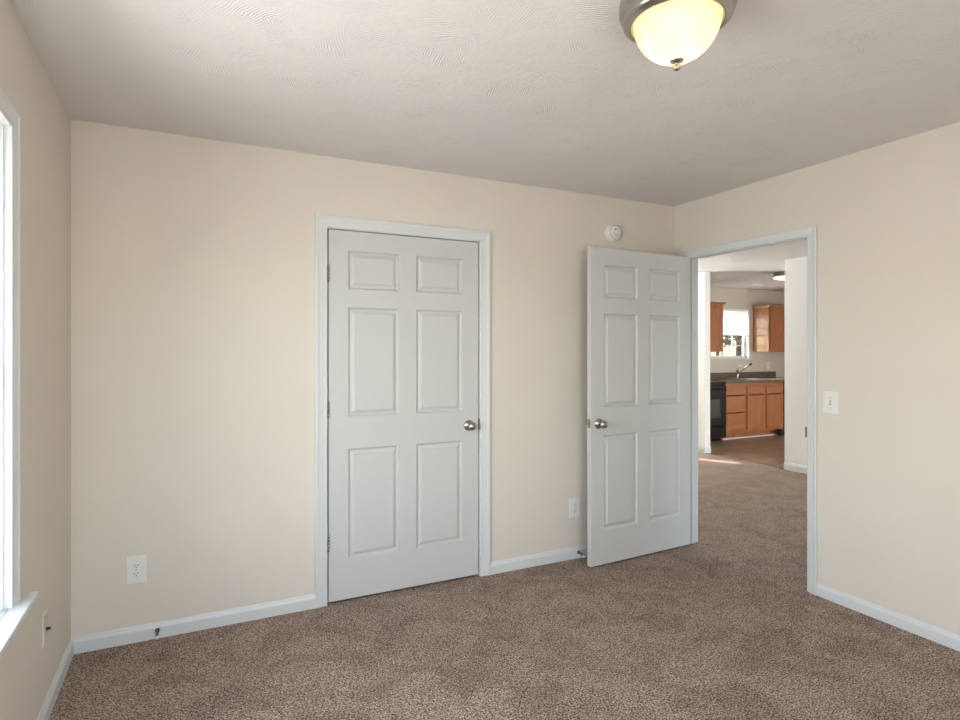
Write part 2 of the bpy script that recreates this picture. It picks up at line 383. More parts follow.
# ------------------------------------------------------------------ doors
PX = [(.107, .403), (.506, .802)]; PZ = [(.217, .828), (1.004, 1.612), (1.711, 1.926)]
LW_, LH_, LT_ = .908, 2.033, .035
def leaf_mesh():
    mb = MB()
    xs = [0, PX[0][0], PX[0][1], PX[1][0], PX[1][1], LW_]; zs = [0, PZ[0][0], PZ[0][1], PZ[1][0], PZ[1][1], PZ[2][0], PZ[2][1], LH_]
    steps = [(0, 0), (.002, .001), (.008, .0120), (.012, .0145), (.017, .014), (.033, .0060), (.0345, .002), (.037, .0015)]
    for side in (0, 1):
        y = LT_ if side else 0; sg = -1 if side else 1
        for i in range(5):
            for j in range(7):
                if i in (1, 3) and j in (1, 3, 5):
                    rr = []
                    for ins, dp in steps:
                        a, b, c, d = xs[i] + ins, xs[i + 1] - ins, zs[j] + ins, zs[j + 1] - ins
                        rr.append([(a, y + sg * dp, c), (b, y + sg * dp, c), (b, y + sg * dp, d), (a, y + sg * dp, d)])
                    mb.rings(rr, caps=(False, True), smooth=False)
                else:
                    mb.face([(xs[i], y, zs[j]), (xs[i + 1], y, zs[j]), (xs[i + 1], y, zs[j + 1]), (xs[i], y, zs[j + 1])])
    # edges, split like the faces so the shell welds shut
    for j in range(7):
        for x in (0, LW_): mb.face([(x, 0, zs[j]), (x, LT_, zs[j]), (x, LT_, zs[j + 1]), (x, 0, zs[j + 1])])
    for i in range(5):
        for z in (0, LH_): mb.face([(xs[i], 0, z), (xs[i + 1], 0, z), (xs[i + 1], LT_, z), (xs[i], LT_, z)])
    return mb
def knob_parts(parent, x, yface, sg, z):
    """sg = direction (+1/-1) the knob stands off along local y"""
    k_ = MB().revolve([(.0, .0), (.006, .018), (.012, .019), (.011, .026), (.013, .031), (.0215, .037), (.0255, .045), (.0262, .052), (.0235, .060), (.016, .0655), (.007, .068), (0, .0685)],
                      (x, yface, z), 'y', 32, 0, sg).build('door_knob', 'brushed_nickel', parent)
    k_['label'] = 'round satin nickel knob'
    MB().revolve([(0, 0), (.0335, 0), (.0335, .004), (.030, .009), (.022, .0125), (.014, .019), (0, .019)], (x, yface, z), 'y', 36, 0, sg).build('knob_rosette', 'brushed_nickel', k_)
def hinge_mb(x, y, z, dx):
    mb = MB()
    for a in range(5):
        mb.revolve([(0, 0), (.0062, 0), (.0062, .0165), (0, .0165)], (x, y, z - .0445 + a * .0178), 'z', 14)
    mb.revolve([(0, 0), (.0045, 0), (.005, .003), (.003, .006), (0, .006)], (x, y, z + .0445), 'z', 12)
    mb.revolve([(0, 0), (.0045, 0), (.005, .003), (.003, .006), (0, .006)], (x, y, z - .0445), 'z', 12, 0, -1)
    return mb
HZ = [.326, 1.053, 1.793]

# closed closet door
d1 = thing('door_1', 'closed white six panel door in the back wall', 'door', (0, D, 0), kind='structure')
lx = .674
mb = leaf_mesh(); mb.v = [(x + lx, y + .003, z + .012) for x, y, z in mb.v]
leaf = mb.build('door_leaf', 'door_paint', d1, merge=True)
mp_d = lambda a, z, d: (a, -d, z)
sweep_u(MB(), CX0 - .003, CX1 + .003, 0, 2.053, cas(CW), mp_d).build('door_casing', 'white_trim', d1)
mb = MB()
mb.box(CX0 - JT, CX0, 0, TH, 0, 2.05 + JT).box(CX1, CX1 + JT, 0, TH, 0, 2.05 + JT).box(CX0, CX1, 0, TH, 2.05, 2.05 + JT)
mb.box(CX0, CX0 + .012, .042, .075, 0, 2.05).box(CX1 - .012, CX1, .042, .075, 0, 2.05).box(CX0 + .012, CX1 - .012, .042, .075, 2.038, 2.05)
mb.build('door_jamb', 'white_trim', d1)
knob_parts(d1, 1.517, .003, -1, .928)
for z in HZ:
    h_ = hinge_mb(CX0 + .0035, -.0045, z + .012, 1); h_.box(CX0 + .0005, CX0 + .006, -.001, .03, z - .033, z + .057)
    h_.build('hinge', 'brushed_nickel', d1)
MB().box(1.5825, 1.5885, -.0015, .03, .900, .968).build('strike_plate', 'slot_dark', d1)['label'] = 'dark latch plate'

# open door
d2 = thing('door_2', 'white six panel door standing open against the back wall, with its doorway', 'door', (XR - .004, DY1 - .005, 0), kind='structure')
ang = R(183.2)
def rot(mb, dx, dy, a):
    c, s_ = math.cos(a), math.sin(a)
    mb.v = [((x + dx) * c - (y + dy) * s_, (x + dx) * s_ + (y + dy) * c, z) for x, y, z in mb.v]; return mb
mb = leaf_mesh(); mb.v = [(x, y, z + .012) for x, y, z in mb.v]; rot(mb, .002, .001, ang)
leaf2 = mb.build('door_leaf', 'door_paint', d2, merge=True)
def knob_rot(yf, sg):
    prof_k = [(.0, .0), (.006, .018), (.012, .019), (.011, .026), (.013, .031), (.0215, .037), (.0255, .045), (.0262, .052), (.0235, .060), (.016, .0655), (.007, .068), (0, .0685)]
    a = MB().revolve(prof_k, (LW_ - .063, yf, .917), 'y', 32, 0, sg); rot(a, .002, .001, ang)
    k_ = a.build('door_knob', 'brushed_nickel', d2); k_['label'] = 'round satin nickel knob'
    a = MB().revolve([(0, 0), (.0335, 0), (.0335, .004), (.030, .009), (.022, .0125), (.014, .019), (0, .019)], (LW_ - .063, yf, .917), 'y', 36, 0, sg)
    rot(a, .002, .001, ang).build('knob_rosette', 'brushed_nickel', k_)
knob_rot(LT_, 1); knob_rot(0, -1)
a = MB().box(LW_ - .0005, LW_ + .0012, .006, .030, .889, .945).box(LW_, LW_ + .011, .011, .025, .909, .925)
rot(a, .002, .001, ang).build('latch', 'brushed_nickel', d2)['label'] = 'nickel latch plate and bolt on the door edge'
for z in HZ:
    a = MB().box(-.0015, .0015, -.001, .033, z - .033, z + .057)
    rot(a, .001, .001, ang)
    b_ = hinge_mb(0, .0065, z + .012, 1); 
    i0 = len(a.v); a.v += b_.v; a.f += [tuple(i0 + q for q in f_) for f_ in b_.f]; a.m += b_.m; a.sm += b_.sm
    a.build('hinge', 'brushed_nickel', d2)
# casing, jamb of the doorway (world coordinates less the empty's place)
ex, ey = XR - .004, DY1 - .005
mp_r = lambda a, z, d: (XR - d - ex, a - ey, z)
sweep_u(MB(), DY0 - .012, DY1 + .004, 0, 2.040, cas(.052), mp_r).build('door_casing', 'white_trim', d2)
mp_h = lambda a, z, d: (XH + d - ex, a - ey, z)
sweep_u(MB(), DY0 - .004, DY1 + .004, 0, 2.053, cas(.057), mp_h).build('door_casing', 'white_trim', d2)
mb = MB()
X0_, X1_ = XR - ex, XH - ex
mb.box(X0_, X1_, DY0 - JT - ey, DY0 - ey, 0, 2.05 + JT).box(X0_, X1_, DY1 - ey, DY1 + JT - ey, 0, 2.05 + JT).box(X0_, X1_, DY0 - ey, DY1 - ey, 2.05, 2.05 + JT)
mb.box(X0_ + .040, X0_ + .074, DY0 - ey, DY0 + .011 - ey, 0, 2.05).box(X0_ + .040, X0_ + .074, DY1 - .011 - ey, DY1 - ey, 0, 2.05).box(X0_ + .040, X0_ + .074, DY0 + .011 - ey, DY1 - .011 - ey, 2.039, 2.05)
mb.build('door_jamb', 'white_trim', d2)
MB().box(X0_ - .016, X0_ + .03, DY0 - .001 - ey, DY0 + .0015 - ey, .885, .945).build('strike_plate', 'brushed_nickel', d2)['label'] = 'nickel strike plate on the jamb'

# ------------------------------------------------------------------ windows
def sash_parts(root, a0, a1, z0, z1, mapf, cols, rows, fw=.045, mid=True):
    """double hung window in local coords via mapf(a, z, depth): depth grows outward"""
    def bx(mb, p, q, r_, s_, t0, t1):
        A = mapf(p, r_, t0); B = mapf(q, s_, t1)
        mb.box(min(A[0], B[0]), max(A[0], B[0]), min(A[1], B[1]), max(A[1], B[1]), min(A[2], B[2]), max(A[2], B[2]))
    zm = (z0 + z1) / 2
    for (lo, hi, t) in ((z0, zm + .02, .0), (zm - .02, z1, .03)):
        mb = MB()
        bx(mb, a0, a0 + fw, lo, hi, t, t + .028); bx(mb, a1 - fw, a1, lo, hi, t, t + .028)
        bx(mb, a0 + fw, a1 - fw, lo, lo + fw, t, t + .028); bx(mb, a0 + fw, a1 - fw, hi - fw, hi, t, t + .028)
        w = (a1 - a0 - 2 * fw) / cols; hh = (hi - lo - 2 * fw) / rows
        for c in range(1, cols): bx(mb, a0 + fw + c * w - .009, a0 + fw + c * w + .009, lo + fw, hi - fw, t + .006, t + .022)
        for r_ in range(1, rows): bx(mb, a0 + fw, a1 - fw, lo + fw + r_ * hh - .009, lo + fw + r_ * hh + .009, t + .007, t + .021)
        so = mb.build('sash', 'vinyl_frame', root)
        g_ = MB(); bx(g_, a0 + fw, a1 - fw, lo + fw, hi - fw, t + .012, t + .016); g_.build('glass_pane', 'window_glass', so)

# left bedroom window
w1 = thing('window_1', 'white cased window at the left edge, on the left wall', 'window', (XL, 0, 0), kind='structure')
mp_l = lambda a, z, d: (d, a, z)
sweep_u(MB(), WY0 + .002, WY1 - .002, WZ0 - .001, WZ1 - .002, cas(.060), mp_l).build('window_casing', 'white_trim', w1)
mb = MB().box(-.118, 0, WY0 - JT, WY0, WZ0, WZ1 + JT).box(-.118, 0, WY1, WY1 + JT, WZ0, WZ1 + JT).box(-.118, 0, WY0, WY1, WZ1, WZ1 + JT)
mb.box(-.055, -.012, WY1 - .008, WY1, WZ0, WZ1).box(-.055, -.012, WY0, WY0 + .008, WZ0, WZ1)
mb.build('window_jamb', 'white_trim', w1)
mb = MB().box(-.118, .0, WY0 - JT, WY1 + JT, WZ0 - .02, WZ0 - .001).box(0, .050, WY0 - .10, WY1 + .124, WZ0 - .021, WZ0 - .001)
mb.build('window_sill', 'white_trim', w1, bevel=.004)
sash_parts(w1, WY0, WY1, WZ0, WZ1, lambda a, z, d: (-.058 - d, a, z), 1, 1)
# added window behind the camera, only there to admit fill light
w4 = thing('added_window_rear', 'added white window behind the camera, to admit fill light', 'window', (0, Y0, 0), kind='structure')
sweep_u(MB(), -.20, 1.30, .60, 2.06, cas(.06), lambda a, z, d: (a, d, z)).build('window_casing', 'white_trim', w4)
MB().box(-.26, 1.36, -.11, .04, .578, .60).build('window_sill', 'white_trim', w4)
sash_parts(w4, -.20, 1.30, .60, 2.06, lambda a, z, d: (a, -.05 - d, z), 1, 1)
# living room window with its blind not quite reaching the jamb
w5 = thing('window_3', 'white window of the room beyond the doorway, out of sight', 'window', (0, YW, 0), kind='structure')
sash_parts(w5, LWX0, LWX1 + .035, .60, 2.06, lambda a, z, d: (a, .05 + d, z), 1, 1, fw=.02)
sweep_u(MB(), LWX0, LWX1 + .035, .60, 2.06, cas(.06), lambda a, z, d: (a, -d, z)).build('window_casing', 'white_trim', w5)
# added glazed doors, out of sight, admitting fill to kitchen and living room
w6 = thing('added_patio_door', 'added patio door for fill light in the room beyond, out of sight', 'window', (0, Y0, 0), kind='structure')
sash_parts(w6, 4.1, 5.9, .05, 2.1, lambda a, z, d: (a, -.05 - d, z), 1, 1)
w7 = thing('added_kitchen_door', 'added glazed kitchen door for fill light, out of sight', 'window', (XE, 0, 0), kind='structure')
sash_parts(w7, .8, 2.4, .05, 2.06, lambda a, z, d: (.05 + d, a, z), 1, 1)
# kitchen window
w3 = thing('window_6', 'white paned window above the kitchen sink', 'window', (0, YW, 0), kind='structure')
KX0, KX1, KZ0, KZ1 = 7.74, 8.66, 1.25, 2.09
mb = MB().box(KX0, KX0 + .012, 0, .13, KZ0, KZ1).box(KX1 - .012, KX1, 0, .13, KZ0, KZ1).box(KX0 + .012, KX1 - .012, 0, .13, KZ1 - .012, KZ1)
mb.build('window_jamb', 'vinyl_frame', w3)
MB().box(KX0 - .05, KX1 + .05, -.03, .13, KZ0 - .018, KZ0).build('window_sill', 'white_trim', w3, bevel=.003)
sash_parts(w3, KX0 + .012, KX1 - .012, KZ0, KZ1 - .012, lambda a, z, d: (a, .07 + d, z), 3, 2, fw=.042)

def blind(name, label, x0, x1, z0, z1, y, pitch=.022):
    t = thing(name, label, 'blind', ((x0 + x1) / 2, y, z1))
    w = (x1 - x0) / 2
    MB().box(-w, w, -.016, .016, -.03, 0).build('headrail', 'vinyl_frame', t, bevel=.002)
    mb = MB(); hh = z1 - z0; z = -.032 - pitch / 2
    while z > -hh + .03:
        a = R(-68); dy, dz = math.cos(a) * .0135, math.sin(a) * .0135
        mb.rings([[(-w, -dy, z - dz), (-w, 0, z + .0008), (-w, dy, z + dz)], [(w, -dy, z - dz), (w, 0, z + .0008), (w, dy, z + dz)]], closed=False, smooth=False)
        z -= pitch
    mb.build('slats', 'blind_slats', t)
    MB().box(-w, w, -.011, .011, -hh, -hh + .018).build('bottom_rail', 'vinyl_frame', t, bevel=.002)
    MB().tube([(-w * .55, -.018, -.02), (-w * .55, -.02, -hh * .8)], .002, 8).build('wand', 'vinyl_frame', t)
    return t
blind('window_blind', 'white slatted blind lowered over the top half of the kitchen window', KX0 + .004, KX1 - .003, 1.635, KZ1 - .004, YW + .018)
blind('window_blind', 'white slatted blind lowered in the window of the room beyond, out of sight', LWX0, LWX1 - .045, .62, 2.055, YW + .03, .025)

# ------------------------------------------------------------------ small wall fittings
def outlet_mesh(root, fx):
    """fx(a, z, d) maps plate coords: a across, z up, d off the wall"""
    def plate(w, h, t, ch, mb=None):
        mb = mb or MB(); rr = []
        for ins, d in ((0, 0), (0, t * .45), (ch, t)):
            rr.append([fx(-w + ins, -h + ins, d), fx(w - ins, -h + ins, d), fx(w - ins, h - ins, d), fx(-w + ins, h - ins, d)])
        return mb.rings(rr, caps=(True, True), smooth=False)
    return plate
def fbox(mb, fx, a0, a1, z0, z1, d0, d1, mi=0):
    A = fx(a0, z0, d0); B = fx(a1, z1, d1)
    mb.box(min(A[0], B[0]), max(A[0], B[0]), min(A[1], B[1]), max(A[1], B[1]), min(A[2], B[2]), max(A[2], B[2]), mi)
def disc(mb, fx, a, z, r, d0, d1, mi=0, n=16, flat=1.0):
    rr = []
    for rad, d in ((r, d0), (r, d1), (r * .8, d1 + .0006)):
        rr.append([fx(a + rad * math.cos(2 * math.pi * j / n), z + max(-r * flat, min(r * flat, rad * math.sin(2 * math.pi * j / n))), d) for j in range(n)])
    mb.rings(rr, mi, caps=(True, True), smooth=False)
def make_outlet(root, fx):
    outlet_mesh(root, fx)(.0425, .065, .006, .004).build('cover_plate', 'white_plastic', root)
    for zz in (.0195, -.0195):
        mb = MB(); disc(mb, fx, 0, zz, .0168, .005, .0078, 0, 24, .82)
        fbox(mb, fx, -.0078, -.0054, zz - .001, zz + .008, .0078, .0090, 1); fbox(mb, fx, .0054, .0078, zz - .001, zz + .007, .0078, .0090, 1)
        disc(mb, fx, 0, zz - .0075, .0026, .0078, .0086, 1, 10)
        mb.build('receptacle', ['white_plastic', 'slot_dark'], root)
    mb = MB(); disc(mb, fx, 0, 0, .0028, .006, .0072); mb.build('screw', 'steel', root)
fx_back = lambda a, z, d: (a, -d, z)
o1 = thing('wall_outlet', 'white duplex outlet low on the back wall near the left corner', 'outlet', (-.232, D, .342)); make_outlet(o1, fx_back)
dup(o1, (2.294, D, .338), 0, 'white duplex outlet low on the wall beside the open door')
dup(o1, (9.138, YW, 1.12), 0, 'small outlet on the kitchen wall above the counter')
sw = thing('light_switch', 'white toggle light switch right of the doorway', 'light switch', (XR, 2.050, 1.094))
fxr = lambda a, z, d: (-d, -a, z)
outlet_mesh(sw, fxr)(.0425, .0625, .006, .005).build('cover_plate', 'white_plastic', sw)
mb = MB(); fbox(mb, fxr, -.0052, .0052, -.012, .012, .005, .0068, 0); mb.build('toggle_slot', 'slot_dark', sw)
mb = MB(); mb.rings([[fxr(a_, z_, .005) for a_, z_ in ((-.004, -.009), (.004, -.009), (.004, .006), (-.004, .006))], [fxr(a_, z_, .019) for a_, z_ in ((-.003, -.001), (.003, -.001), (.003, .011), (-.003, .011))]], caps=(True, True), smooth=False)
mb.build('toggle', 'white_plastic', sw)
for zz in (.030, -.030):
    mb = MB(); disc(mb, fxr, 0, zz, .0032, .006, .0073); mb.build('screw', 'steel', sw)
cp = thing('cable_plate', 'beige wall plate with a black cable stub under the left window', 'wall plate', (XL, 2.682, .348))
fxl = lambda a, z, d: (d, a, z)
outlet_mesh(cp, fxl)(.037, .060, .006, .004).build('cover_plate', 'plate_beige', cp)
MB().revolve([(0, 0), (.0065, 0), (.0065, .004), (.0048, .005), (.0048, .013), (.0030, .0135), (0, .0135)], (.006, 0, -.004), 'x', 16).build('cable_connector', 'black_plastic', cp)
for zz in (.042, -.042):
    mb = MB(); disc(mb, fxl, 0, zz, .0028, .006, .0072); mb.build('screw', 'plate_beige', cp)
# smoke alarm
sm = thing('smoke_alarm', 'round white smoke alarm on the wall above the open door', 'smoke alarm', (2.612, D, 2.193))
MB().revolve([(0, 0), (.066, 0), (.066, .008), (.062, .011), (0, .011)], (0, 0, 0), 'y', 48, 0, -1).build('mounting_plate', 'white_plastic', sm)
sb = MB().revolve([(.056, .011), (.0585, .014), (.0585, .028), (.056, .034), (.050, .038), (.0485, .0375), (.047, .0365), (.0455, .0375), (.043, .0395), (.02, .042), (0, .0425)], (0, 0, 0), 'y', 48, 0, -1).build('alarm_body', 'white_plastic', sm)
MB().revolve([(0, .040), (.0052, .040), (.0052, .0425), (0, .0432)], (-.006, 0, .020), 'y', 16, 0, -1).build('test_button', 'slot_dark', sm)
MB().revolve([(.0485, .030), (.0512, .030), (.0512, .0386), (.0485, .0386)], (0, 0, 0), 'y', 48, 0, -1).build('groove_shade_ring', 'groove_shade_grey', sm)  # grey ring painted in place of shade in the face groove
mb = MB()
for k_ in range(7):
    for r_ in (.012, .018, .024):
        a_ = R(200 + k_ * 23); disc(mb, fx_back, r_ * math.cos(a_), r_ * math.sin(a_) - .004, .0012, .041, .0428, 0, 6)
mb.build('sounder_grille', 'slot_dark', sm)
# spring door stops
ds = thing('door_stop', 'small spring door stop with white tip on the left stretch of baseboard', 'door stop', (-.143, D - .013, .040))
MB().revolve([(0, 0), (.011, 0), (.011, .003), (.006, .006), (0, .006)], (0, 0, 0), 'y', 20, 0, -1).build('mount', 'dark_steel', ds)
pts = []
for i in range(181):
    a_ = i / 180 * 2 * math.pi * 15; yy = -.005 - .050 * i / 180; rr_ = .0062 - .0018 * i / 180
    pts.append((rr_ * math.cos(a_), yy, rr_ * math.sin(a_) - .010 * (i / 180) ** 2))
MB().tube(pts, .0011, 6).build('spring', 'dark_steel', ds)
MB().revolve([(0, 0), (.006, 0), (.0072, .003), (.0072, .010), (.005, .013), (0, .0132)], (0, -.053, -.010), 'y', 20, 0, -1).build('rubber_tip', 'rubber_white', ds)
dup(ds, (2.318, D - .013, .040), 0, 'small spring door stop on the baseboard behind the open door')

# ------------------------------------------------------------------ bedroom ceiling light
LXc, LYc = 1.288, 1.294
cl = thing('ceiling_light', 'flush ceiling light with satin nickel rings and glowing ribbed glass bowl', 'ceiling light', (LXc, LYc, H))
MB().revolve([(.02, 0), (.152, 0), (.160, -.006), (.164, -.014), (.1645, -.022), (.1665, -.026), (.1665, -.036), (.1665, -.048), (.164, -.056), (.158, -.060), (.1555, -.062),
              (.155, -.067), (.1565, -.075), (.154, -.082), (.147, -.0865), (.140, -.088), (.1380, -.092), (.133, -.0935), (.128, -.089), (.127, -.06), (.02, -.04)], (0, 0, 0), 'z', 96).build('nickel_ring', 'brushed_nickel', cl)
prof = []
for i in range(25):
    t_ = i / 24 * math.pi / 2
    prof.append((.1250 * math.cos(t_) ** .88 + .001, -.072 - .127 * math.sin(t_) ** 1.08))
MB().revolve(prof, (0, 0, 0), 'z', 192, 0, 1, .006, 48).build('glass_bowl', 'alabaster_glass', cl)
fi = MB().revolve([(0, -.194), (.019, -.195), (.0205, -.199), (.018, -.203), (.010, -.206), (.006, -.210), (.0055, -.213), (.0095, -.217), (.0105, -.222), (.008, -.227), (0, -.229)], (0, 0, 0), 'z', 28)
fi.build('finial', 'brushed_nickel', cl)
for k_, (dx, dy) in enumerate(((.052, -.03), (-.052, .03))):
    MB().revolve([(0, -.05), (.013, -.052), (.013, -.075), (.028, -.095), (.030, -.110), (.022, -.126), (0, -.132)], (dx, dy, 0), 'z', 20).build('bulb', 'lamp_opal', cl)
    ld = bpy.data.lights.new('bulb_glow', 'POINT'); ld.energy = .46; ld.color = (1, .72, .42); ld.shadow_soft_size = .02
    lo = bpy.data.objects.new('bulb_glow', ld); COL.objects.link(lo); lo.location = (LXc + dx * .2, LYc + dy * .2, H - .145 + k_ * .02)

# ------------------------------------------------------------------ kitchen
YF = 6.40      # face of the base cabinets
def shaker(mb, x0, x1, z0, z1, y, rail=.05, th=.018):
    """overlay front with a recessed centre; y = outer face"""
    a, b, c, d = x0 + rail, x1 - rail, z0 + rail, z1 - rail
    rr = []
    for (p, q, r_, s_, yy) in ((x0, x1, z0, z1, y + th), (x0, x1, z0, z1, y + .002), (x0 + .003, x1 - .003, z0 + .003, z1 - .003, y), (a, b, c, d, y), (a + .006, b - .006, c + .006, d - .006, y + .007)):
        rr.append([(p, yy, r_), (q, yy, r_), (q, yy, s_), (p, yy, s_)])
    return mb.rings(rr, caps=(True, True), smooth=False)
def cabinet_body(mb, w, dep, z0, z1, topless=True):
    t = .018
    mb.box(0, t, 0, dep, z0, z1).box(w - t, w, 0, dep, z0, z1).box(t, w - t, dep - t, dep, z0, z1).box(t, w - t, 0, dep - t, z0, z0 + t)
    if not topless: mb.box(t, w - t, 0, dep - t, z1 - t, z1)
    return mb
def base_cabinet(label, x, w, layout, divider=False):
    t = thing('base_cabinet', label, 'cabinet', (x, YF, 0))
    mb = cabinet_body(MB(), w, .605, .10, .872)
    mb.box(.018, w - .018, 0, .018, .83, .872).box(.018, w - .018, 0, .018, .118, .15).box(.018, .04, 0, .018, .15, .83).box(w - .04, w - .018, 0, .018, .15, .83)
    if divider: mb.box(w / 2 - .03, w / 2 + .03, 0, .018, .15, .83)
    mb.box(0, w, .06, .075, 0, .10)
    mb.build('cabinet_body', 'maple_vertical', t)
    for kind, x0, x1, z0, z1 in layout:
        if kind == 'drawer':
            mb = MB(); rr = []
            for i_, yy in ((0, -.001), (0, -.014), (.006, -.019)):
                rr.append([(x0 + i_, yy, z0 + i_), (x1 - i_, yy, z0 + i_), (x1 - i_, yy, z1 - i_), (x0 + i_, yy, z1 - i_)])
            mb.rings(rr, caps=(True, True), smooth=False); mb.build('drawer_front', 'maple_horizontal', t)
        else: shaker(MB(), x0, x1, z0, z1, -.019).build('cabinet_door', 'maple_vertical', t)
    return t
base_cabinet('brown base cabinet of three drawers beside the black range', 7.355, .46,
             [('drawer', .014, .440, .69, .835), ('drawer', .014, .440, .425, .675), ('drawer', .014, .440, .135, .41)])
base_cabinet('brown two door base cabinet under the sink', 7.817, .88,
             [('drawer', .018, .420, .69, .835), ('drawer', .460, .862, .69, .835), ('door', .018, .420, .135, .675), ('door', .460, .862, .135, .675)], True)
structure(MB().box(7.36, 8.69, YF + .045, YF + .0595, 0, .018).build('trim_2', 'white_trim', bevel=.003), 'white shoe moulding along the foot of the kitchen cabinets', 'moulding')
# worktop with sink cut-out
CT0, CT1 = 7.355, 9.32
SX0, SX1, SY0, SY1 = 7.90, 8.64, 6.50, 6.90
mb = MB()
mb.box(CT0, SX0, YF - .025, YW - .001, .873, .911).box(SX1, CT1, YF - .025, YW - .001, .873, .911).box(SX0, SX1, YF - .025, SY0, .873, .911).box(SX0, SX1, SY1, YW - .001, .873, .911)
wt = mb.build('worktop', 'countertop', origin=(7.355, YF, .873))
tag(wt, 'speckled brown laminate worktop with raised backsplash over the base cabinets', 'worktop')
bs = MB().box(CT0, CT1, YW - .022, YW - .001, .911, 1.012); bs.v = [(x - 7.355, y - YF, z - .873) for x, y, z in bs.v]
bs.build('backsplash', 'countertop', wt, bevel=.003)
sk = thing('kitchen_sink', 'stainless steel double sink set into the kitchen worktop', 'sink', ((SX0 + SX1) / 2, (SY0 + SY1) / 2, .911))
hw, hd = (SX1 - SX0) / 2, (SY1 - SY0) / 2
def basin(mb, x0, x1, y0, y1):
    rr = []
    for ins, z in ((0, .006), (.006, .002), (.014, -.12), (.035, -.14)):
        rr.append([(x0 + ins, y0 + ins, z), (x1 - ins, y0 + ins, z), (x1 - ins, y1 - ins, z), (x0 + ins, y1 - ins, z)])
    mb.rings(rr, caps=(False, True), smooth=False)
mb = MB()
e_ = .018; bx0, bx1, by0, by1 = -hw + .012, hw - .012, -hd + .012, hd - .05
for (p, q, r_, s_) in ((-hw - e_, hw + e_, -hd - e_, by0), (-hw - e_, hw + e_, by1, hd + e_), (-hw - e_, bx0, by0, by1), (bx1, hw + e_, by0, by1), (-.015, .015, by0, by1)):
    mb.box(p, q, r_, s_, .0008, .006)
mb.build('sink_rim', 'steel', sk)
for (p, q) in ((bx0, -.015), (.015, bx1)):
    mb = MB(); basin(mb, p, q, by0, by1); mb.build('basin', 'steel', sk)
fa = thing('faucet', 'chrome single lever faucet behind the kitchen sink', 'faucet', (8.22, 6.895, .9175))
MB().revolve([(0, 0), (.030, 0), (.030, .006), (.022, .012), (.019, .02), (.019, .125), (.022, .13), (.022, .150), (.016, .158), (0, .160)], (0, 0, 0), 'z', 24).build('faucet_body', 'chrome', fa)
MB().tube([(0, 0, .07), (0, -.05, .105), (0, -.14, .172), (0, -.235, .235)], [.013, .013, .0125, .012], 16).build('spout', 'chrome', fa)
MB().tube([(0, -.228, .228), (0, -.262, .246), (0, -.280, .240)], [.015, .017, .015], 16).build('spray_head', 'black_plastic', fa)
MB().tube([(0, 0, .15), (0, -.03, .185), (0, -.06, .215)], [.008, .006, .005], 10).build('lever', 'chrome', fa)
# upper cabinets
def wall_cabinet(label, x, w, doors):
    t = thing('wall_cabinet', label, 'cabinet', (x, YW - .001, 1.362))
    h_ = .762; dp = .305
    mb = MB().box(0, w, -dp, 0, 0, h_); mb.build('cabinet_body', 'maple_side', t, bevel=.0015)
    for (p, q) in doors: shaker(MB(), p, q, .008, h_ - .008, -dp - .020, .055).build('cabinet_door', 'maple_vertical', t)
    prof_ = [(.0, .0), (.006, .004), (.010, .012), (.024, .024), (.030, .03), (.030, .036), (0, .036)]
    cols = [[], [], [], []]
    for u, z in prof_:
        z = h_ - .008 + z; s_ = .021
        cols[0].append((-u, 0, z)); cols[1].append((-u, -dp - s_ - u, z)); cols[2].append((w + u, -dp - s_ - u, z)); cols[3].append((w + u, 0, z))
    MB().rings(cols, caps=(True, True), smooth=False).build('crown_moulding', 'maple_side', t)
wall_cabinet('brown wall cabinet left of the kitchen window', 7.06, .61, [(.012, .3), (.308, .598)])
wall_cabinet('brown wall cabinet with glossy side right of the kitchen window', 8.75, .76, [(.035, .375), (.385, .725)])
# range
rg = thing('kitchen_range', 'black freestanding range at the left end of the base cabinets', 'range', (6.585, 6.37, 0))
rw = .758
MB().box(0, rw, .03, .62, .04, .895).box(.03, rw - .03, .08, .6, 0, .04).build('range_body', 'black_enamel', rg, bevel=.004)
MB().box(0, rw, -.005, .62, .895, .915).build('cooktop', 'black_glass', rg, bevel=.004)
for (bx_, by_, br_) in ((.2, .17, .09), (.56, .17, .075), (.2, .44, .075), (.56, .44, .09)):
    MB().revolve([(br_ - .006, .9151), (br_ - .006, .9166), (br_, .9166), (br_, .9151)], (bx_, by_, 0), 'z', 40).build('burner_ring', 'steel', rg)
od = MB(); rr = []
for i_, yy in ((0, .03), (0, -.006), (.006, -.012)):
    rr.append([(.004 + i_, yy, .235 + i_), (rw - .004 - i_, yy, .235 + i_), (rw - .004 - i_, yy, .845 - i_), (.004 + i_, yy, .845 - i_)])
od.rings(rr, caps=(True, True), smooth=False); odo = od.build('oven_door', 'black_enamel', rg)
MB().box(.14, rw - .14, -.0145, -.0115, .36, .64).build('oven_window', 'oven_window', odo)
MB().tube([(.05, -.012, .79), (.05, -.05, .79), (.06, -.058, .79), (rw - .06, -.058, .79), (rw - .05, -.05, .79), (rw - .05, -.012, .79)], .011, 12).build('handle', 'black_enamel', odo)
MB().box(.004, rw - .004, -.008, .03, .055, .225).build('storage_drawer', 'black_enamel', rg, bevel=.004)
MB().box(.004, rw - .004, -.002, .03, .852, .893).build('front_trim', 'black_enamel', rg, bevel=.003)
MB().box(0, rw, .56, .62, .915, 1.09).build('backguard', 'black_enamel', rg, bevel=.006)
for i_ in (.08, .18, .58, .68):
    MB().revolve([(0, 0), (.02, 0), (.018, .022), (0, .023)], (i_, .56, 1.01), 'y', 20, 0, -1).build('control_knob', 'black_plastic', rg)
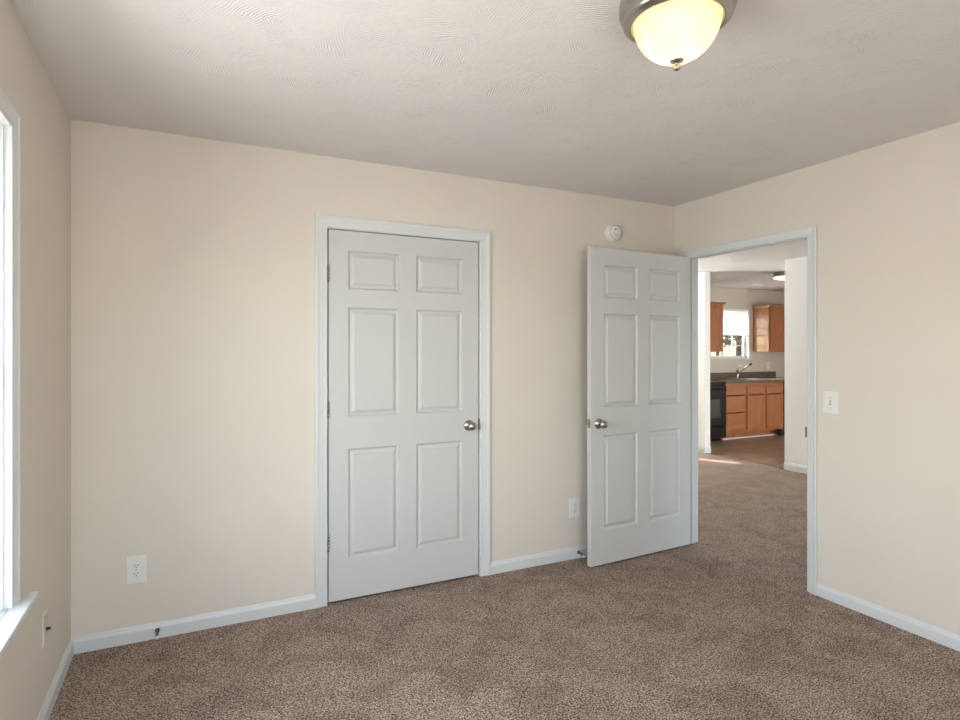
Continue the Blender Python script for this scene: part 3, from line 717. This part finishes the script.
# dishwasher
dw = thing('dishwasher', 'black dishwasher under the worktop right of the sink cabinet', 'dishwasher', (8.705, YF - .01, 0))
MB().box(.0, .60, .03, .58, .10, .868).build('tub', 'black_enamel', dw)
MB().box(.002, .598, -.015, .03, .115, .74).build('door_panel', 'black_enamel', dw, bevel=.004)
MB().box(.002, .598, -.022, .03, .745, .866).build('control_panel', 'black_plastic', dw, bevel=.004)
MB().box(.0, .60, .06, .075, 0, .10).build('toe_panel', 'black_plastic', dw)
bb = MB().box(-.085, .075, -.05, .02, 0, .11).build('black_box', 'black_plastic', bevel=.02, origin=(0, 0, 0)); bb.location = (8.625, YF - .03, -.002)
tag(bb, 'low black box on the kitchen floor at the foot of the sink cabinet', 'box')
# kitchen ceiling lamp
kl = thing('ceiling_light', 'flush nickel banded ceiling light in the kitchen', 'ceiling light', (7.22, 5.26, H))
MB().revolve([(0, 0), (.150, 0), (.155, -.006), (.170, -.045), (.176, -.062), (.172, -.066), (.160, -.066), (0, -.05)], (0, 0, 0), 'z', 64).build('nickel_ring', 'brushed_nickel', kl)
MB().revolve([(.166, -.064), (.160, -.078), (.12, -.092), (.06, -.1), (0, -.102)], (0, 0, 0), 'z', 64).build('glass_bowl', 'lamp_opal', kl)
cv = thing('ceiling_vent', 'small flat vent on the kitchen ceiling', 'vent', (8.12, 6.46, H))
mb = MB().box(-.13, .13, -.07, .07, -.004, 0); mb.build('vent_frame', 'vinyl_frame', cv, bevel=.001)
mb = MB()
for i_ in range(7): mb.box(-.11, .11, -.05 + i_ * .016, -.042 + i_ * .016, -.008, -.004)
mb.build('vent_louvres', 'vinyl_frame', cv)

# ------------------------------------------------------------------ outside the kitchen window
gr = MB().rings([[(-30, y_, z_) for y_, z_ in ((YW + .3, -.7), (YW + .3, -.6), (12, -.4), (22, .35), (45, 1.3), (120, 2.2), (120, -.7))],
                 [(150, y_, z_) for y_, z_ in ((YW + .3, -.7), (YW + .3, -.6), (12, -.4), (22, .35), (45, 1.3), (120, 2.2), (120, -.7))]], caps=(True, True), smooth=False).build('ground', 'dry_grass'); structure(gr, 'dry yellow grass seen through the kitchen window', 'ground')
random.seed(4)
def tree(label, x, y, h, cr, leafmat, nleaf, zb=-.6):
    t = thing('tree', label, 'tree', (x, y, zb), group=None)
    tr_ = MB(); tr_.tube([(0, 0, 0), (.05, .03, h * .3), (-.05, .05, h * .6), (0, 0, h * .9)], [.22, .17, .12, .03], 10)
    for i in range(16):
        a_ = random.uniform(0, 6.28); z = random.uniform(.25, .8) * h; L_ = cr * random.uniform(.6, 1)
        tr_.tube([(0, 0, z), (L_ * .5 * math.cos(a_), L_ * .5 * math.sin(a_), z + L_ * .25), (L_ * math.cos(a_), L_ * math.sin(a_), z + L_ * .6)], [.07, .045, .012], 6)
    tr_.build('trunk', 'bark', t)
    mb = MB()
    for i in range(nleaf):
        while True:
            p = Vector((random.uniform(-1, 1), random.uniform(-1, 1), random.uniform(-1, 1)))
            if .35 < p.length < 1: break
        c = Vector((p.x * cr, p.y * cr, h * .60 + p.z * h * .42)); s_ = random.uniform(.10, .22)
        u = Vector((random.gauss(0, 1), random.gauss(0, 1), random.gauss(0, 1))).normalized(); w = u.orthogonal().normalized()
        mb.face([c - u * s_, c - w * s_ * .5, c + u * s_, c + w * s_ * .5])
    mb.build('crown', leafmat, t)
tree('brown leaved tree outside, left in the kitchen window', 30.5, 27, 5.5, 2.6, 'leaf_brown', 3000, .5)
tree('brown leaved tree outside, right in the kitchen window', 36.5, 30.5, 6, 2.9, 'leaf_brown', 3000, .6)
tree('yellow green bush outside below the trees in the kitchen window', 22.0, 19.2, .9, .8, 'leaf_green', 1500, .1)
